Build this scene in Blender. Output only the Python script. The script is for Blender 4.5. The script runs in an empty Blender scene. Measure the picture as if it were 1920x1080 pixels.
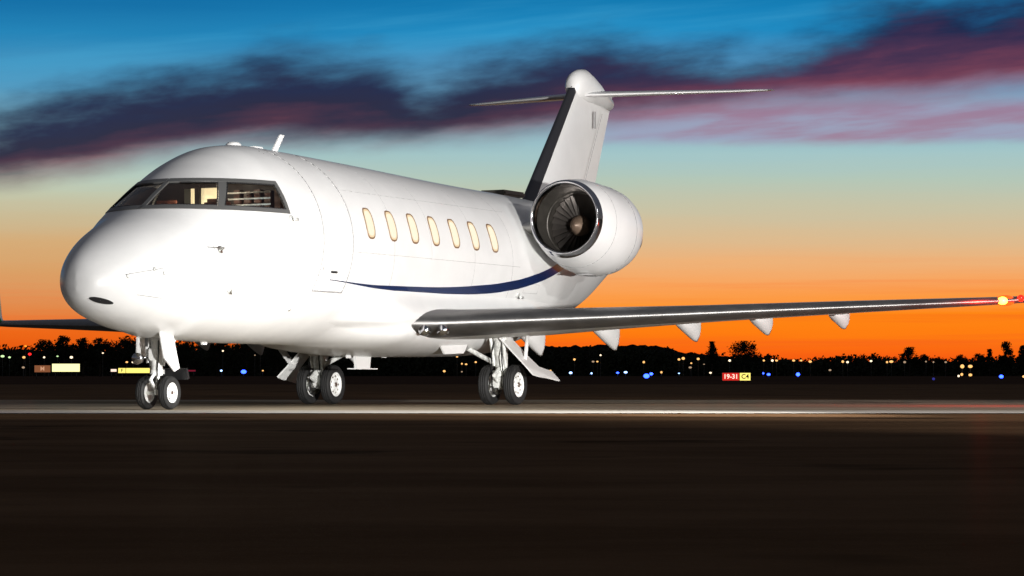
import bpy, bmesh, math, random
from math import sin, cos, pi, radians, sqrt, atan
from mathutils import Vector, Matrix
random.seed(7)
C = bpy.context.scene.collection
R = bpy.context.scene

# ------------------------------------------------------------------ camera
FPX = 5623.9            # focal length in pixels of a 1920 wide picture
HCAM = 0.4955
ALPHA = 0.42540         # angle between the view axis and the aircraft axis
cam_d = bpy.data.cameras.new("camera"); cam = bpy.data.objects.new("camera", cam_d); C.objects.link(cam)
cam_d.sensor_width = 36; cam_d.lens = 36*FPX/1920; cam_d.clip_end = 20000; cam_d.clip_start = 0.1
cam.location = (0, 0, HCAM); cam.rotation_euler = (pi/2+atan(162/FPX), 0, 0)
R.camera = cam
R.render.resolution_x = 1024; R.render.resolution_y = 576
R.view_settings.view_transform = 'Standard'; R.view_settings.look = 'None'
R.view_settings.exposure = 0; R.view_settings.gamma = 1

def lin(c):
    return tuple((v/255/12.92 if v/255 <= .04045 else ((v/255+.055)/1.055)**2.4) for v in c)

# ------------------------------------------------------------------ node helper
class NT:
    def __init__(s, tree): s.t = tree; s.n = tree.nodes; s.l = tree.links
    def new(s, ty, **k):
        n = s.n.new(ty)
        for a, b in k.items(): setattr(n, a, b)
        return n
    def put(s, sock, v):
        if hasattr(v, 'is_output') or isinstance(v, bpy.types.NodeSocket): s.l.new(v, sock)
        else: sock.default_value = v
    def m(s, op, a, b=0.0, c=None, clamp=False):
        n = s.new('ShaderNodeMath', operation=op, use_clamp=clamp)
        s.put(n.inputs[0], a); s.put(n.inputs[1], b)
        if c is not None: s.put(n.inputs[2], c)
        return n.outputs[0]
    def sstep(s, x, a, b):
        n = s.new('ShaderNodeMapRange', interpolation_type='SMOOTHSTEP')
        s.put(n.inputs['Value'], x); s.put(n.inputs['From Min'], a); s.put(n.inputs['From Max'], b)
        return n.outputs[0]
    def mix(s, f, a, b):
        n = s.new('ShaderNodeMix', data_type='RGBA')
        s.put(n.inputs[0], f)
        for i, v in ((6, a), (7, b)):
            if isinstance(v, tuple): v = (*v[:3], 1)
            s.put(n.inputs[i], v)
        return n.outputs[2]
    def ramp(s, f, pts):
        n = s.new('ShaderNodeValToRGB'); cr = n.color_ramp
        while len(cr.elements) < len(pts): cr.elements.new(0.5)
        for e, (p, c) in zip(cr.elements, pts):
            e.position = p; e.color = (*lin(c), 1)
        s.put(n.inputs[0], f); return n.outputs[0]
    def curve(s, f, pts):
        n = s.new('ShaderNodeFloatCurve'); cu = n.mapping.curves[0]
        while len(cu.points) < len(pts): cu.points.new(0.5, 0.5)
        for p, q in zip(cu.points, pts): p.location = q
        n.mapping.update(); s.put(n.inputs[1], f); return n.outputs[0]
    def noise(s, vec, scale, detail=4, rough=.55):
        n = s.new('ShaderNodeTexNoise'); n.inputs['Scale'].default_value = scale
        n.inputs['Detail'].default_value = detail; n.inputs['Roughness'].default_value = rough
        s.put(n.inputs['Vector'], vec); return n.outputs[0]
    def vec(s, x, y, z=0.0):
        n = s.new('ShaderNodeCombineXYZ'); s.put(n.inputs[0], x); s.put(n.inputs[1], y); s.put(n.inputs[2], z)
        return n.outputs[0]

# ------------------------------------------------------------------ sky (world)
W = bpy.data.worlds.new("World"); R.world = W; W.use_nodes = True
W.node_tree.nodes.clear(); T = NT(W.node_tree)
tc = T.new('ShaderNodeTexCoord'); sp = T.new('ShaderNodeSeparateXYZ'); T.l.new(tc.outputs['Generated'], sp.inputs[0])
dx, dy, dz = sp.outputs
az = T.m('ARCTAN2', dx, dy)
hyp = T.m('SQRT', T.m('ADD', T.m('MULTIPLY', dx, dx), T.m('MULTIPLY', dy, dy)))
el = T.m('DIVIDE', dz, T.m('MAXIMUM', hyp, 1e-4))
U = T.m('MULTIPLY_ADD', az, FPX/1920, 0.5)                       # 0..1 across the sunset part of the sky
Uc = T.m('MINIMUM', T.m('MAXIMUM', U, 0.0), 1.0)
V = T.m('MULTIPLY', el, FPX/702)                                  # 0 at the horizon, 1 near seven degrees up
Yp = T.m('MULTIPLY_ADD', V, -702.0, 702.0)
streak = T.noise(T.vec(T.m('MULTIPLY', U, 2.2), T.m('MULTIPLY', V, 16.0)), 1.0, 5, .6)
streak0 = T.m('SUBTRACT', streak, 0.5)
Vs = T.m('ADD', V, T.m('MULTIPLY', streak0, 0.05))
def ys(l): return [(min(1, max(0, (702-y)/702)), c) for y, c in l]
right = T.ramp(Vs, ys([(702,(236,70,0)),(665,(250,98,4)),(625,(255,124,2)),(590,(255,134,8)),(568,(254,150,52)),(535,(250,163,88)),
    (492,(238,178,120)),(445,(218,188,146)),(392,(200,195,166)),(338,(180,199,184)),(292,(164,198,200)),(180,(112,166,198)),(60,(28,140,196)),(0,(14,122,178))]))
left = T.ramp(Vs, ys([(702,(215,70,0)),(655,(232,88,4)),(620,(238,104,16)),(585,(228,134,68)),(548,(223,149,90)),(508,(218,161,103)),
    (460,(214,172,120)),(410,(203,186,148)),(360,(194,200,174)),(335,(184,204,190)),(260,(140,186,198)),(170,(84,156,194)),(70,(34,132,184)),(0,(16,110,166))]))
base = T.mix(T.sstep(Uc, 0.1, 0.6), left, right)
# a hint of redder streaks low down
s2 = T.noise(T.vec(T.m('MULTIPLY', U, 1.7), T.m('MULTIPLY', V, 30.0), 3.1), 1.0, 4, .6)
low = T.m('MULTIPLY', T.sstep(V, .36, .1), T.sstep(s2, .5, .72))
base = T.mix(T.m('MULTIPLY', low, .55), base, lin((246, 96, 20)))
# blue wisps high up
s3 = T.noise(T.vec(T.m('MULTIPLY', U, 1.4), T.m('ADD', T.m('MULTIPLY', V, 7.0), T.m('MULTIPLY', U, -2.0)), 9.0), 1.0, 5, .6)
base = T.mix(T.m('MULTIPLY', T.m('MULTIPLY', T.sstep(s3, .45, .75), T.sstep(V, .7, .85)), .5), base, lin((70, 168, 212)))
# cloud bank
wob = T.noise(T.vec(T.m('MULTIPLY', U, 6.5), T.m('ADD', T.m('MULTIPLY', V, 7.5), T.m('MULTIPLY', U, -2.0)), 5.5), 1.0, 5, .55)
wob0 = T.m('SUBTRACT', wob, 0.5)
cy = lambda pts: [(u, (y+100)/1000) for u, y in pts]
up = T.m('MULTIPLY_ADD', T.curve(Uc, cy([(0,222),(.08,172),(.15,138),(.22,115),(.29,98),(.36,108),(.41,128),(.445,112),(.49,98),(.57,82),(.68,84),(.76,76),(.82,34),(.88,8),(1,-20)])), 1000.0, -100.0)
lo = T.m('MULTIPLY_ADD', T.curve(Uc, cy([(0,348),(.08,330),(.16,300),(.25,276),(.34,272),(.42,262),(.5,254),(.57,232),(.68,206),(.8,192),(.9,184),(1,170)])), 1000.0, -100.0)
up = T.m('ADD', up, T.m('MULTIPLY', wob0, 190.0))
lo = T.m('ADD', lo, T.m('MULTIPLY', wob0, 60.0))
mk = T.m('MULTIPLY', T.sstep(T.m('SUBTRACT', Yp, up), -48.0, 72.0), T.sstep(T.m('SUBTRACT', lo, Yp), -26.0, 44.0))
tt = T.m('DIVIDE', T.m('SUBTRACT', Yp, up), T.m('MAXIMUM', T.m('SUBTRACT', lo, up), 20.0))
fine = T.noise(T.vec(T.m('MULTIPLY', U, 6.0), T.m('ADD', T.m('MULTIPLY', V, 17.0), T.m('MULTIPLY', U, -4.0)), 1.5), 1.0, 4, .55)
tt = T.m('ADD', tt, T.m('MULTIPLY', T.m('SUBTRACT', fine, .5), .7))
ccolL = T.ramp(tt, [(0,(44,70,104)),(.18,(34,40,74)),(.58,(42,36,62)),(.82,(78,46,66)),(1,(122,66,80))])
ccolR = T.ramp(tt, [(0,(26,58,104)),(.22,(30,32,68)),(.5,(74,44,74)),(.78,(122,60,80)),(1,(150,86,102))])
ccol = T.mix(T.sstep(Uc, .45, .8), ccolL, ccolR)
# lilac veil under the right part of the bank
veil = T.m('MULTIPLY', T.m('MULTIPLY', T.sstep(Yp, 165.0, 215.0), T.sstep(T.m('ADD', Yp, T.m('MULTIPLY', wob0, 30.0)), 282.0, 258.0)), T.sstep(Uc, .52, .62))
vcol = T.mix(T.sstep(fine, .38, .68), lin((156, 158, 186)), lin((160, 118, 146)))
sky = T.mix(T.m('MULTIPLY', veil, .85), base, vcol)
sky = T.mix(T.m('MULTIPLY', mk, .97), sky, ccol)
# above and away from the sunset the sky is deep dusk blue
dusk = T.mix(T.sstep(el, -.02, .6), lin((92, 90, 90)), lin((76, 79, 88)))
away = T.m('MAXIMUM', T.sstep(el, .122, .24), T.sstep(T.m('ABSOLUTE', az), .35, 1.5))
sky = T.mix(away, sky, dusk)
sky = T.mix(T.sstep(el, -.001, -.02), sky, lin((16, 14, 14)))
hs = T.new('ShaderNodeHueSaturation'); hs.inputs['Saturation'].default_value = .995; T.l.new(sky, hs.inputs['Color'])
bg = T.new('ShaderNodeBackground'); T.l.new(hs.outputs[0], bg.inputs[0]); bg.inputs[1].default_value = 1.0
wo = T.new('ShaderNodeOutputWorld'); T.l.new(bg.outputs[0], wo.inputs[0])

# ------------------------------------------------------------------ low floodlight for the aircraft, plus two unseen ones added to brighten the apron
aim = Vector((-0.8, 45.2, 2.4))
FLOODS = [(Vector((12.5, 12.0, 0.75)), 86000, 44, Vector((1.0, 55.0, 3.6)), .8), (Vector((19.0, 27.0, 11.0)), 11000, 58, aim, .35),  # the high one is added out of view to light the ground
          (Vector((9.0, 32.0, 3.6)), 16000, 33, Vector((-2.4, 41.6, -1.2)), 1.0)]  # work light added out of view to brighten the concrete edge
for fp, en, sz, am, bld in FLOODS:
    ld = bpy.data.lights.new("floodlight_beam", 'SPOT'); lo_ = bpy.data.objects.new("floodlight_beam", ld); C.objects.link(lo_)
    lo_.location = fp; lo_.rotation_euler = (am-fp).to_track_quat('-Z', 'Y').to_euler()
    ld.energy = en; ld.spot_size = radians(sz); ld.spot_blend = bld; ld.shadow_soft_size = .25; ld.color = (1, .975, .945)

# ------------------------------------------------------------------ materials
def mat(name, col, rough=.5, metal=0., spec=.5, coat=0., noise=None, bump=None, emit=None, es=0., lincol=False):
    m = bpy.data.materials.new(name); m.use_nodes = True; t = NT(m.node_tree); b = t.n['Principled BSDF']
    c = col if lincol else lin(col)
    b.inputs['Base Color'].default_value = (*c, 1); b.inputs['Roughness'].default_value = rough
    b.inputs['Metallic'].default_value = metal; b.inputs['Specular IOR Level'].default_value = spec
    b.inputs['Coat Weight'].default_value = coat; b.inputs['Coat Roughness'].default_value = .08
    tcn = t.new('ShaderNodeTexCoord')
    if noise:
        sc, amt = noise
        n = t.noise(tcn.outputs['Object'], sc, 5, .6)
        f = t.m('MULTIPLY_ADD', n, 2*amt, 1-amt)
        k = t.mix(t.sstep(n, .3, .75), tuple(max(0, v*(1-amt)) for v in c), tuple(min(1, v*(1+amt)) for v in c))
        t.l.new(k, b.inputs['Base Color'])
        t.l.new(t.m('MULTIPLY', f, rough), b.inputs['Roughness'])
    if bump:
        sc, st = bump; n = t.noise(tcn.outputs['Object'], sc, 4, .6)
        bn = t.new('ShaderNodeBump'); bn.inputs['Strength'].default_value = st; bn.inputs['Distance'].default_value = .02
        t.l.new(n, bn.inputs['Height']); t.l.new(bn.outputs[0], b.inputs['Normal'])
    if emit:
        b.inputs['Emission Color'].default_value = (*lin(emit), 1); b.inputs['Emission Strength'].default_value = es
    return m
WHITE = mat('white_paint', (.76,.76,.75), .38, coat=.15, noise=(2.2,.03), lincol=True)
OFFW = mat('white_enamel', (.86,.87,.85), .4, noise=(9,.12), lincol=True)
GREYP = mat('grey_primer_metal', (.72,.73,.70), .42, metal=.1, noise=(14,.3), lincol=True)
STEEL = mat('steel', (.55,.55,.52), .3, metal=1, noise=(12,.2), lincol=True)
POLISH = mat('polished_aluminium', (.62,.62,.64), .12, metal=1, noise=(5,.1), lincol=True)
LEMETAL = mat('leading_edge_metal', (.2,.195,.19), .45, metal=.85, noise=(3,.15), lincol=True)
UNDER = mat('wing_grey_paint', (.62,.61,.58), .42, noise=(2,.08), lincol=True)
NAVY = mat('navy_stripe_paint', (.006,.018,.075), .25, coat=.4, lincol=True)
RUBBER = mat('tyre_rubber', (.014,.014,.014), .75, noise=(20,.3), lincol=True)
BLACK = mat('black_rubber', (.01,.01,.011), .5, lincol=True)
SEAM = mat('seam_grey', (.30,.30,.30), .7, lincol=True)  # even grey for panel seams, hinge and latch
DARKM = mat('dark_duct_metal', (.07,.064,.056), .38, metal=.5, noise=(8,.25), lincol=True)
BLADE = mat('fan_blade_titanium', (.2,.18,.165), .36, metal=.8, lincol=True)
SPIN = mat('spinner_bronze', (.2,.14,.10), .45, metal=.3, noise=(8,.2), lincol=True)
LED = mat('red_lens', (200,10,10), .2, emit=(255,20,8), es=6)
AMB = mat('lamp_yellow', (255,220,120), .3, emit=(255,170,44), es=9)
WINDOWLIT = mat('lit_cabin_pane', (70,60,45), .1, emit=(255,244,218), es=1.0)
REVEAL = mat('window_reveal', (120,104,80), .5, emit=(248,224,184), es=.75)
TRIM = mat('window_trim', (128,100,74), .4)
INT = mat('cockpit_dark', (38,26,22), .6, noise=(6,.4))
INTR = mat('cockpit_brown', (88,52,40), .5, noise=(9,.5))
CABLIT = mat('lit_cabin_wall', (250,225,180), .5, emit=(255,226,176), es=1.3, noise=(4,.3))
def glassmat():
    m = bpy.data.materials.new('windshield_glass'); m.use_nodes = True; t = NT(m.node_tree); t.n.clear()
    tr = t.new('ShaderNodeBsdfTransparent'); tr.inputs[0].default_value = (.62,.66,.66,1)
    gl = t.new('ShaderNodeBsdfGlossy'); gl.inputs['Roughness'].default_value = .03; gl.inputs[0].default_value = (.8,.8,.8,1)
    fr = t.new('ShaderNodeFresnel'); fr.inputs[0].default_value = 1.5
    mx = t.new('ShaderNodeMixShader'); t.l.new(fr.outputs[0], mx.inputs[0]); t.l.new(tr.outputs[0], mx.inputs[1]); t.l.new(gl.outputs[0], mx.inputs[2])
    o = t.new('ShaderNodeOutputMaterial'); t.l.new(mx.outputs[0], o.inputs[0]); return m
GLASS = glassmat()

# ------------------------------------------------------------------ mesh helpers
def link(name, bm, m, parent=None, smooth=True, auto=None):
    me = bpy.data.meshes.new(name)
    bmesh.ops.recalc_face_normals(bm, faces=bm.faces) if auto is None else None
    bm.to_mesh(me); bm.free()
    ms = m if isinstance(m, (list, tuple)) else [m]
    for k in ms: me.materials.append(k)
    if smooth: me.polygons.foreach_set('use_smooth', [True]*len(me.polygons))
    o = bpy.data.objects.new(name, me); C.objects.link(o)
    if parent is not None: o.parent = parent
    return o
def tag(o, label=None, cat=None, group=None, kind=None):
    for k, v in (('label', label), ('category', cat), ('group', group), ('kind', kind)):
        if v: o[k] = v
    return o
def empty(name, loc=(0,0,0)):
    o = bpy.data.objects.new(name, None); C.objects.link(o); o.location = loc; o.empty_display_size = .3; return o
def sharp(o, ang=35):
    me = o.data; bm = bmesh.new(); bm.from_mesh(me)
    for e in bm.edges:
        if len(e.link_faces) == 2 and e.calc_face_angle(0) > radians(ang): e.smooth = False
    bm.to_mesh(me); bm.free(); return o
def grid(bm, rows, closed=False, mi=0):
    vs = [[bm.verts.new(p) for p in r] for r in rows]
    for a, b in zip(vs, vs[1:]):
        n = len(a)
        for i in range(n if closed else n-1):
            j = (i+1) % n
            try:
                f = bm.faces.new((a[i], a[j], b[j], b[i])); f.material_index = mi
            except ValueError: pass
    return vs
def cap(bm, ring, mi=0):
    try: f = bm.faces.new(ring); f.material_index = mi
    except ValueError: pass
def tube(bm, p0, p1, r0, r1=None, n=14, mi=0):
    p0, p1 = Vector(p0), Vector(p1); r1 = r0 if r1 is None else r1
    d = (p1-p0).normalized(); a = d.orthogonal().normalized(); b = d.cross(a)
    rows = [[p+(a*cos(2*pi*i/n)+b*sin(2*pi*i/n))*r for i in range(n)] for p, r in ((p0, r0), (p1, r1))]
    v = grid(bm, rows, True, mi); cap(bm, v[0], mi); cap(bm, v[1][::-1], mi)
def path_tube(bm, pts, r, n=8, mi=0):
    for a, b in zip(pts, pts[1:]): tube(bm, a, b, r, n=n, mi=mi)
def box(bm, c, s, rot=None, mi=0, bev=0.0):
    v = []
    M = rot or Matrix.Identity(3)
    g = bmesh.ops.create_cube(bm, size=1)
    for x in g['verts']: x.co = Vector(c)+M @ Vector((x.co.x*s[0], x.co.y*s[1], x.co.z*s[2]))
    fs = {f for x in g['verts'] for f in x.link_faces}
    for f in fs: f.material_index = mi
    if bev:
        es = {e for f in fs for e in f.edges}
        bmesh.ops.bevel(bm, geom=list(es), offset=bev, segments=2, affect='EDGES')
def revolve(bm, prof, origin, axis, n=40, mi=0, up=None):
    # prof: (along axis, radius)
    o, d = Vector(origin), Vector(axis).normalized(); a = Vector(up) if up else d.orthogonal().normalized(); b = d.cross(a)
    rows = [[o+d*t+(a*cos(2*pi*i/n)+b*sin(2*pi*i/n))*r for i in range(n)] for t, r in prof]
    return grid(bm, rows, True, mi)
def plate(bm, pts, th, mi=0):
    # extrude planar polygon (3-D points) by the thickness vector th
    a = [bm.verts.new(p) for p in pts]; b = [bm.verts.new(Vector(p)+Vector(th)) for p in pts]
    cap(bm, a[::-1], mi); cap(bm, b, mi)
    n = len(a)
    for i in range(n): cap(bm, (a[i], a[(i+1)%n], b[(i+1)%n], b[i]), mi)

# ------------------------------------------------------------------ fuselage law (x aft of the nose wheel, y starboard, z up)
ST = [(-2.12,1.80,1.64,0.02,1.72),(-2.06,1.98,1.49,0.20,1.72),(-1.9,2.15,1.37,0.38,1.74),(-1.6,2.34,1.25,0.58,1.77),
(-1.2,2.53,1.16,0.78,1.84),(-0.8,2.68,1.09,0.94,1.92),(-0.4,2.84,1.05,1.08,2.0),(-0.1,3.02,1.0,1.18,2.07),(0.3,3.25,.99,1.26,2.16),
(0.7,3.48,.98,1.32,2.24),(1.1,3.68,.97,1.36,2.31),(1.6,3.83,.96,1.40,2.37),(2.2,3.88,.96,1.42,2.41),(3.0,3.87,.96,1.425,2.42),
(5.0,3.83,.96,1.425,2.40),(9.5,3.72,1.0,1.41,2.40),(11,3.70,1.03,1.38,2.4),(12,3.68,1.2,1.25,2.5),(13,3.64,1.42,1.05,2.6),
(14.3,3.56,1.75,.8,2.75),(15.5,3.45,2.2,.55,2.9),(16.5,3.3,2.62,.32,3.0),(17.2,3.1,2.98,.05,3.05)]
STX = [sqrt(r[0]+2.125) for r in ST]
def law(s, j):
    s = sqrt(max(0, s+2.125)); X = STX; Yv = [r[j] for r in ST]; n = len(X)
    i = 0
    while i < n-2 and s > X[i+1]: i += 1
    def slope(k):
        if k == 0: return (Yv[1]-Yv[0])/(X[1]-X[0])
        if k == n-1: return (Yv[-1]-Yv[-2])/(X[-1]-X[-2])
        a = (Yv[k]-Yv[k-1])/(X[k]-X[k-1]); b = (Yv[k+1]-Yv[k])/(X[k+1]-X[k])
        if a*b <= 0: return 0
        h0, h1 = X[k]-X[k-1], X[k+1]-X[k]
        return (h0+h1)/(h0/b+h1/a)
    h = X[i+1]-X[i]; t = (s-X[i])/h
    return (2*t**3-3*t*t+1)*Yv[i]+(t**3-2*t*t+t)*h*slope(i)+(-2*t**3+3*t*t)*Yv[i+1]+(t**3-t*t)*h*slope(i+1)
def sec(s): return [law(s, j) for j in (1,2,3,4)]
def ysurf(s, z, side=-1, off=0.0):
    zt, zb, w, zc = sec(s)
    q = (z-zc)/((zt-zc) if z > zc else (zc-zb))
    return side*(w*sqrt(max(0, 1-q*q))+off)
def srf(s, z, side=-1, off=0.0):
    # point on the skin pushed out along the section normal
    zt, zb, w, zc = sec(s); h = (zt-zc) if z > zc else (zc-zb)
    q = max(-1, min(1, (z-zc)/h)); y = w*sqrt(1-q*q)
    n = Vector((0, side*y/w**2, (z-zc)/h**2))
    n = n.normalized() if n.length > 1e-9 else Vector((0, side, 0))
    return Vector((s, side*y, z))+n*off

jet = empty('business_jet')
q, r = -0.0049230, -0.0092323
xa = Vector((sin(ALPHA), cos(ALPHA), sin(q))).normalized()
ya = Vector((-cos(ALPHA), sin(ALPHA), sin(r)))
ya = (ya-xa*ya.dot(xa)).normalized(); za = xa.cross(ya)
jet.matrix_world = Matrix.Translation((-4.97020, 42.1498, 0)) @ Matrix((xa, ya, za)).transposed().to_4x4()
tag(jet, 'white twin engine business jet with navy stripe and T tail parked on the concrete apron', 'jet')
def ground_z(s, y):   # local z at which a point of the jet touches the world ground
    return -(xa.z*s+ya.z*y)/za.z

WZ0, WZ1, WAFT = 2.825, 3.235, 1.42
def post(z): return 0.17+(z-2.83)*(.43/.41)
bm = bmesh.new()
SS = [-2.12+.02*i*i/12 for i in range(0, 14)]
s_ = SS[-1]
while s_ < -.8: s_ += .05; SS.append(s_)
while s_ < 1.6: s_ += .02; SS.append(s_)
while s_ < 3.6: s_ += .08; SS.append(s_)
while s_ < 16.95: s_ += .15; SS.append(min(s_, 17.2))
SS[-1] = 17.2
NA = 288; rows = []
for s in SS:
    zt, zb, w, zc = sec(s); rw = []
    for i in range(NA):
        a = 2*pi*i/NA; rw.append((s, w*cos(a), zc+((zt-zc) if sin(a) > 0 else (zc-zb))*sin(a)))
    rows.append(rw)
vs = grid(bm, rows, True); cap(bm, vs[0]); cap(bm, vs[-1])
kill = []
for f in bm.faces:
    c = f.calc_center_median()
    if WZ0 < c.z < WZ1 and c.x < WAFT-.02 and len(f.verts) == 4: kill.append(f)
bmesh.ops.delete(bm, geom=kill, context='FACES')
fus = link('fuselage', bm, WHITE, jet)

def sfront(z):  # s where the crown line has height z
    a, b = -2.0, 2.0
    for _ in range(40):
        m_ = (a+b)/2
        if law(m_, 1) < z: a = m_
        else: b = m_
    return b
def band(bm, pts_in, pts_out, off, mi=0):
    grid(bm, [pts_in, pts_out], False, mi)
def zline(z, s0, s1, side, off, n=50):
    return [srf(s0+(s1-s0)*(i/n)**2, z, side, off) for i in range(n+1)]
# windshield frame
bm = bmesh.new()
FR = .012
for side in (-1, 1):
    for z0, z1 in ((WZ0-.035, WZ0+.02), (WZ1-.02, WZ1+.03)):
        for o_ in (FR,):
            A = zline(z0, sfront(z0)+1e-4, WAFT+.03, side, o_); B = zline(z1, sfront(z1)+1e-4, WAFT+.03, side, o_)
            grid(bm, [A, B])
            grid(bm, [A, zline(z0, sfront(z0)+1e-4, WAFT+.03, side, -.03)]); grid(bm, [B, zline(z1, sfront(z1)+1e-4, WAFT+.03, side, -.03)])
    zs = [WZ0+(WZ1-WZ0)*i/16 for i in range(17)]
    for fn, hw in ((post, .045), (lambda z: WAFT, .03)):
        A = [srf(fn(z)-hw, z, side, FR-.002) for z in zs]; B = [srf(fn(z)+hw, z, side, FR-.002) for z in zs]
        grid(bm, [A, B]); grid(bm, [A, [srf(fn(z)-hw, z, side, -.03) for z in zs]]); grid(bm, [B, [srf(fn(z)+hw, z, side, -.03) for z in zs]])
# centre post
zs = [WZ0+(WZ1-WZ0)*i/16 for i in range(17)]
A = []; B = []
for z in zs:
    s = sfront(z); A.append(Vector((s-.012, -.035, z))); B.append(Vector((s-.012, .035, z)))
grid(bm, [A, B]); grid(bm, [A, [p+Vector((.05,0,0)) for p in A]]); grid(bm, [B, [p+Vector((.05,0,0)) for p in B]])
link('windshield_frame', bm, mat('frame_grey', (.16,.16,.155), .4, metal=.4, lincol=True), jet)
# panes
for side in (-1, 1):
    for a_, b_, nm in ((None, post, 'windshield_pane'), (post, lambda z: WAFT, 'side_windshield_pane')):
        bm = bmesh.new(); rows = []
        for i in range(13):
            z = WZ0-.01+(WZ1-WZ0+.02)*i/12; s0 = sfront(z)+1e-4 if a_ is None else a_(z); s1 = b_(z)
            rows.append([srf(s0+(s1-s0)*(k/24)**(2 if a_ is None else 1), z, side, -.012) for k in range(25)])
        grid(bm, rows)
        p_ = link('windshield_pane', bm, GLASS, jet)
        if a_ is None: tag(p_, 'front windshield pane')
        else: tag(p_, 'side windshield pane')
        # thin black seal round the pane
        bm = bmesh.new()
        for z in (WZ0+.03, WZ1-.03):
            s0 = sfront(z)+.03 if a_ is None else a_(z)+.055; s1 = b_(z)-.055
            pts = [srf(s0+(s1-s0)*(k/24)**(2 if a_ is None else 1), z, side, .004) for k in range(25)]
            path_tube(bm, pts, .010, 6)
        for fn in (([lambda z: b_(z)-.055]) if a_ is None else [lambda z: a_(z)+.055, lambda z: b_(z)-.055]):
            path_tube(bm, [srf(fn(WZ0+.03+(WZ1-WZ0-.06)*k/8), WZ0+.03+(WZ1-WZ0-.06)*k/8, side, .004) for k in range(9)], .010, 6)
        link('seal', bm, BLACK, p_)
# cockpit interior
def slab(bm, s0, s1, z, th=.05):     # floor cut to the inside of the skin
    A = []; n = 16
    for zz in (z, z-th):
        for sd in (-1, 1): A.append([Vector((s0+(s1-s0)*k/n, ysurf(s0+(s1-s0)*k/n, z, sd, -.06), zz)) for k in range(n+1)])
    grid(bm, [A[0], A[1], A[3], A[2]], True) if False else (grid(bm, [A[0], A[1]]), grid(bm, [A[2], A[3]]), grid(bm, [A[0], A[2]]), grid(bm, [A[1], A[3]]))
bm = bmesh.new(); slab(bm, -.55, 1.93, 2.68); link('cockpit_floor', bm, INT, jet, smooth=False)
bm = bmesh.new()
bh = 1.95; zt, zb, w_, zc_ = sec(bh)
def yw(z): q_ = min(1, abs(z-zc_)/(zt-zc_)); return (w_-.05)*sqrt(max(0, 1-q_*q_))
DO = (.10, .72, 2.90, 3.27)
zs = [2.5+.0395*k for k in range(33)]
for z0, z1 in zip(zs, zs[1:]):
    for a, b in (((lambda z: -yw(z)), (lambda z: DO[0] if DO[2] < z < DO[3] else 0)), ((lambda z: DO[1] if DO[2] < z < DO[3] else 0), yw)):
        zm_ = (z0+z1)/2; ya_, yb_ = a(zm_), b(zm_)
        if z1 > zt-.06 or yb_ <= ya_: continue
        f = [bm.verts.new((bh, y, z)) for y, z in ((ya_, z0), (yb_, z0), (yb_, z1), (ya_, z1))]; bm.faces.new(f)
link('cockpit_bulkhead', bm, INT, jet, smooth=False)
bm = bmesh.new(); box(bm, (bh-.03, .47, 3.08), (.05, .085, .40)); link('door_post', bm, INT, jet, smooth=False)
bm = bmesh.new(); box(bm, (bh+.2, .41, 3.07), (.02, .62, .40)); link('cabin_light', bm, CABLIT, jet, smooth=False)
for y in (-.42, .42):
    bm = bmesh.new(); box(bm, (.95, y, 2.84), (.14, .42, .34), bev=.05); link('pilot_seat', bm, INTR, jet, smooth=False)
bm = bmesh.new(); box(bm, (1.15, 0, 3.36), (.7, .5, .08), bev=.02); link('overhead_panel', bm, INTR, jet, smooth=False)
for k in range(5):
    bm = bmesh.new(); box(bm, (1.86, -.93+.17*k, 2.98), (.12, .11, .42-.04*(k%2)), bev=.01); link('equipment_rack', bm, INTR, jet, smooth=False)
for k in range(4):
    bm = bmesh.new(); tube(bm, (1.55, -.95, 2.86+.09*k), (1.6, -.05, 2.86+.09*k), .013, n=6); link('rail', bm, GREYP, jet)
bm = bmesh.new(); grid(bm, [[srf(.3+1.5*k/12, z, 1, -.07) for k in range(13)] for z in (2.75, 2.9, 3.1, 3.3)]); link('sky_blocker', bm, INT, jet, smooth=False)  # added panel that blocks the sky seen through the starboard side window
lc = bpy.data.lights.new('cockpit_lamp', 'POINT'); lc.energy = 36; lc.color = (1,.8,.6); lc.shadow_soft_size = .08
lo2 = bpy.data.objects.new('cockpit_lamp', lc); C.objects.link(lo2); lo2.parent = jet; lo2.location = (.9, .1, 3.22)

# navy cheat line
SL = [(2.65,1.885,1.895),(3.2,1.86,1.875),(4.09,1.81,1.855),(5.16,1.785,1.87),(6.0,1.785,1.883),(6.85,1.80,1.91),(7.6,1.815,1.955),(8.44,1.86,2.01),(9.4,1.96,2.12),(10.35,2.13,2.29),(10.9,2.27,2.43),(11.35,2.40,2.56),(11.9,2.56,2.72)]
def lerp(L, s):
    for a, b in zip(L, L[1:]):
        if a[0] <= s <= b[0]:
            t = (s-a[0])/(b[0]-a[0]); return [a[k]+(b[k]-a[k])*t for k in range(1, len(a))]
    return L[-1][1:]
def smoothlerp(L, s):
    h = .25; v = [lerp(L, min(L[-1][0], max(L[0][0], s+d))) for d in (-h, -h/2, 0, h/2, h)]
    return [sum(x)/5 for x in zip(*v)]
for side in (-1, 1):
    bm = bmesh.new(); rws = [[], [], []]
    for i in range(121):
        s = 2.65+(11.9-2.65)*i/120; a, b = smoothlerp(SL, s)
        for k in range(3): rws[k].append(srf(s, a+(b-a)*k/2, side, .004))
    grid(bm, rws); link('cheat_line', bm, NAVY, jet)

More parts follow.
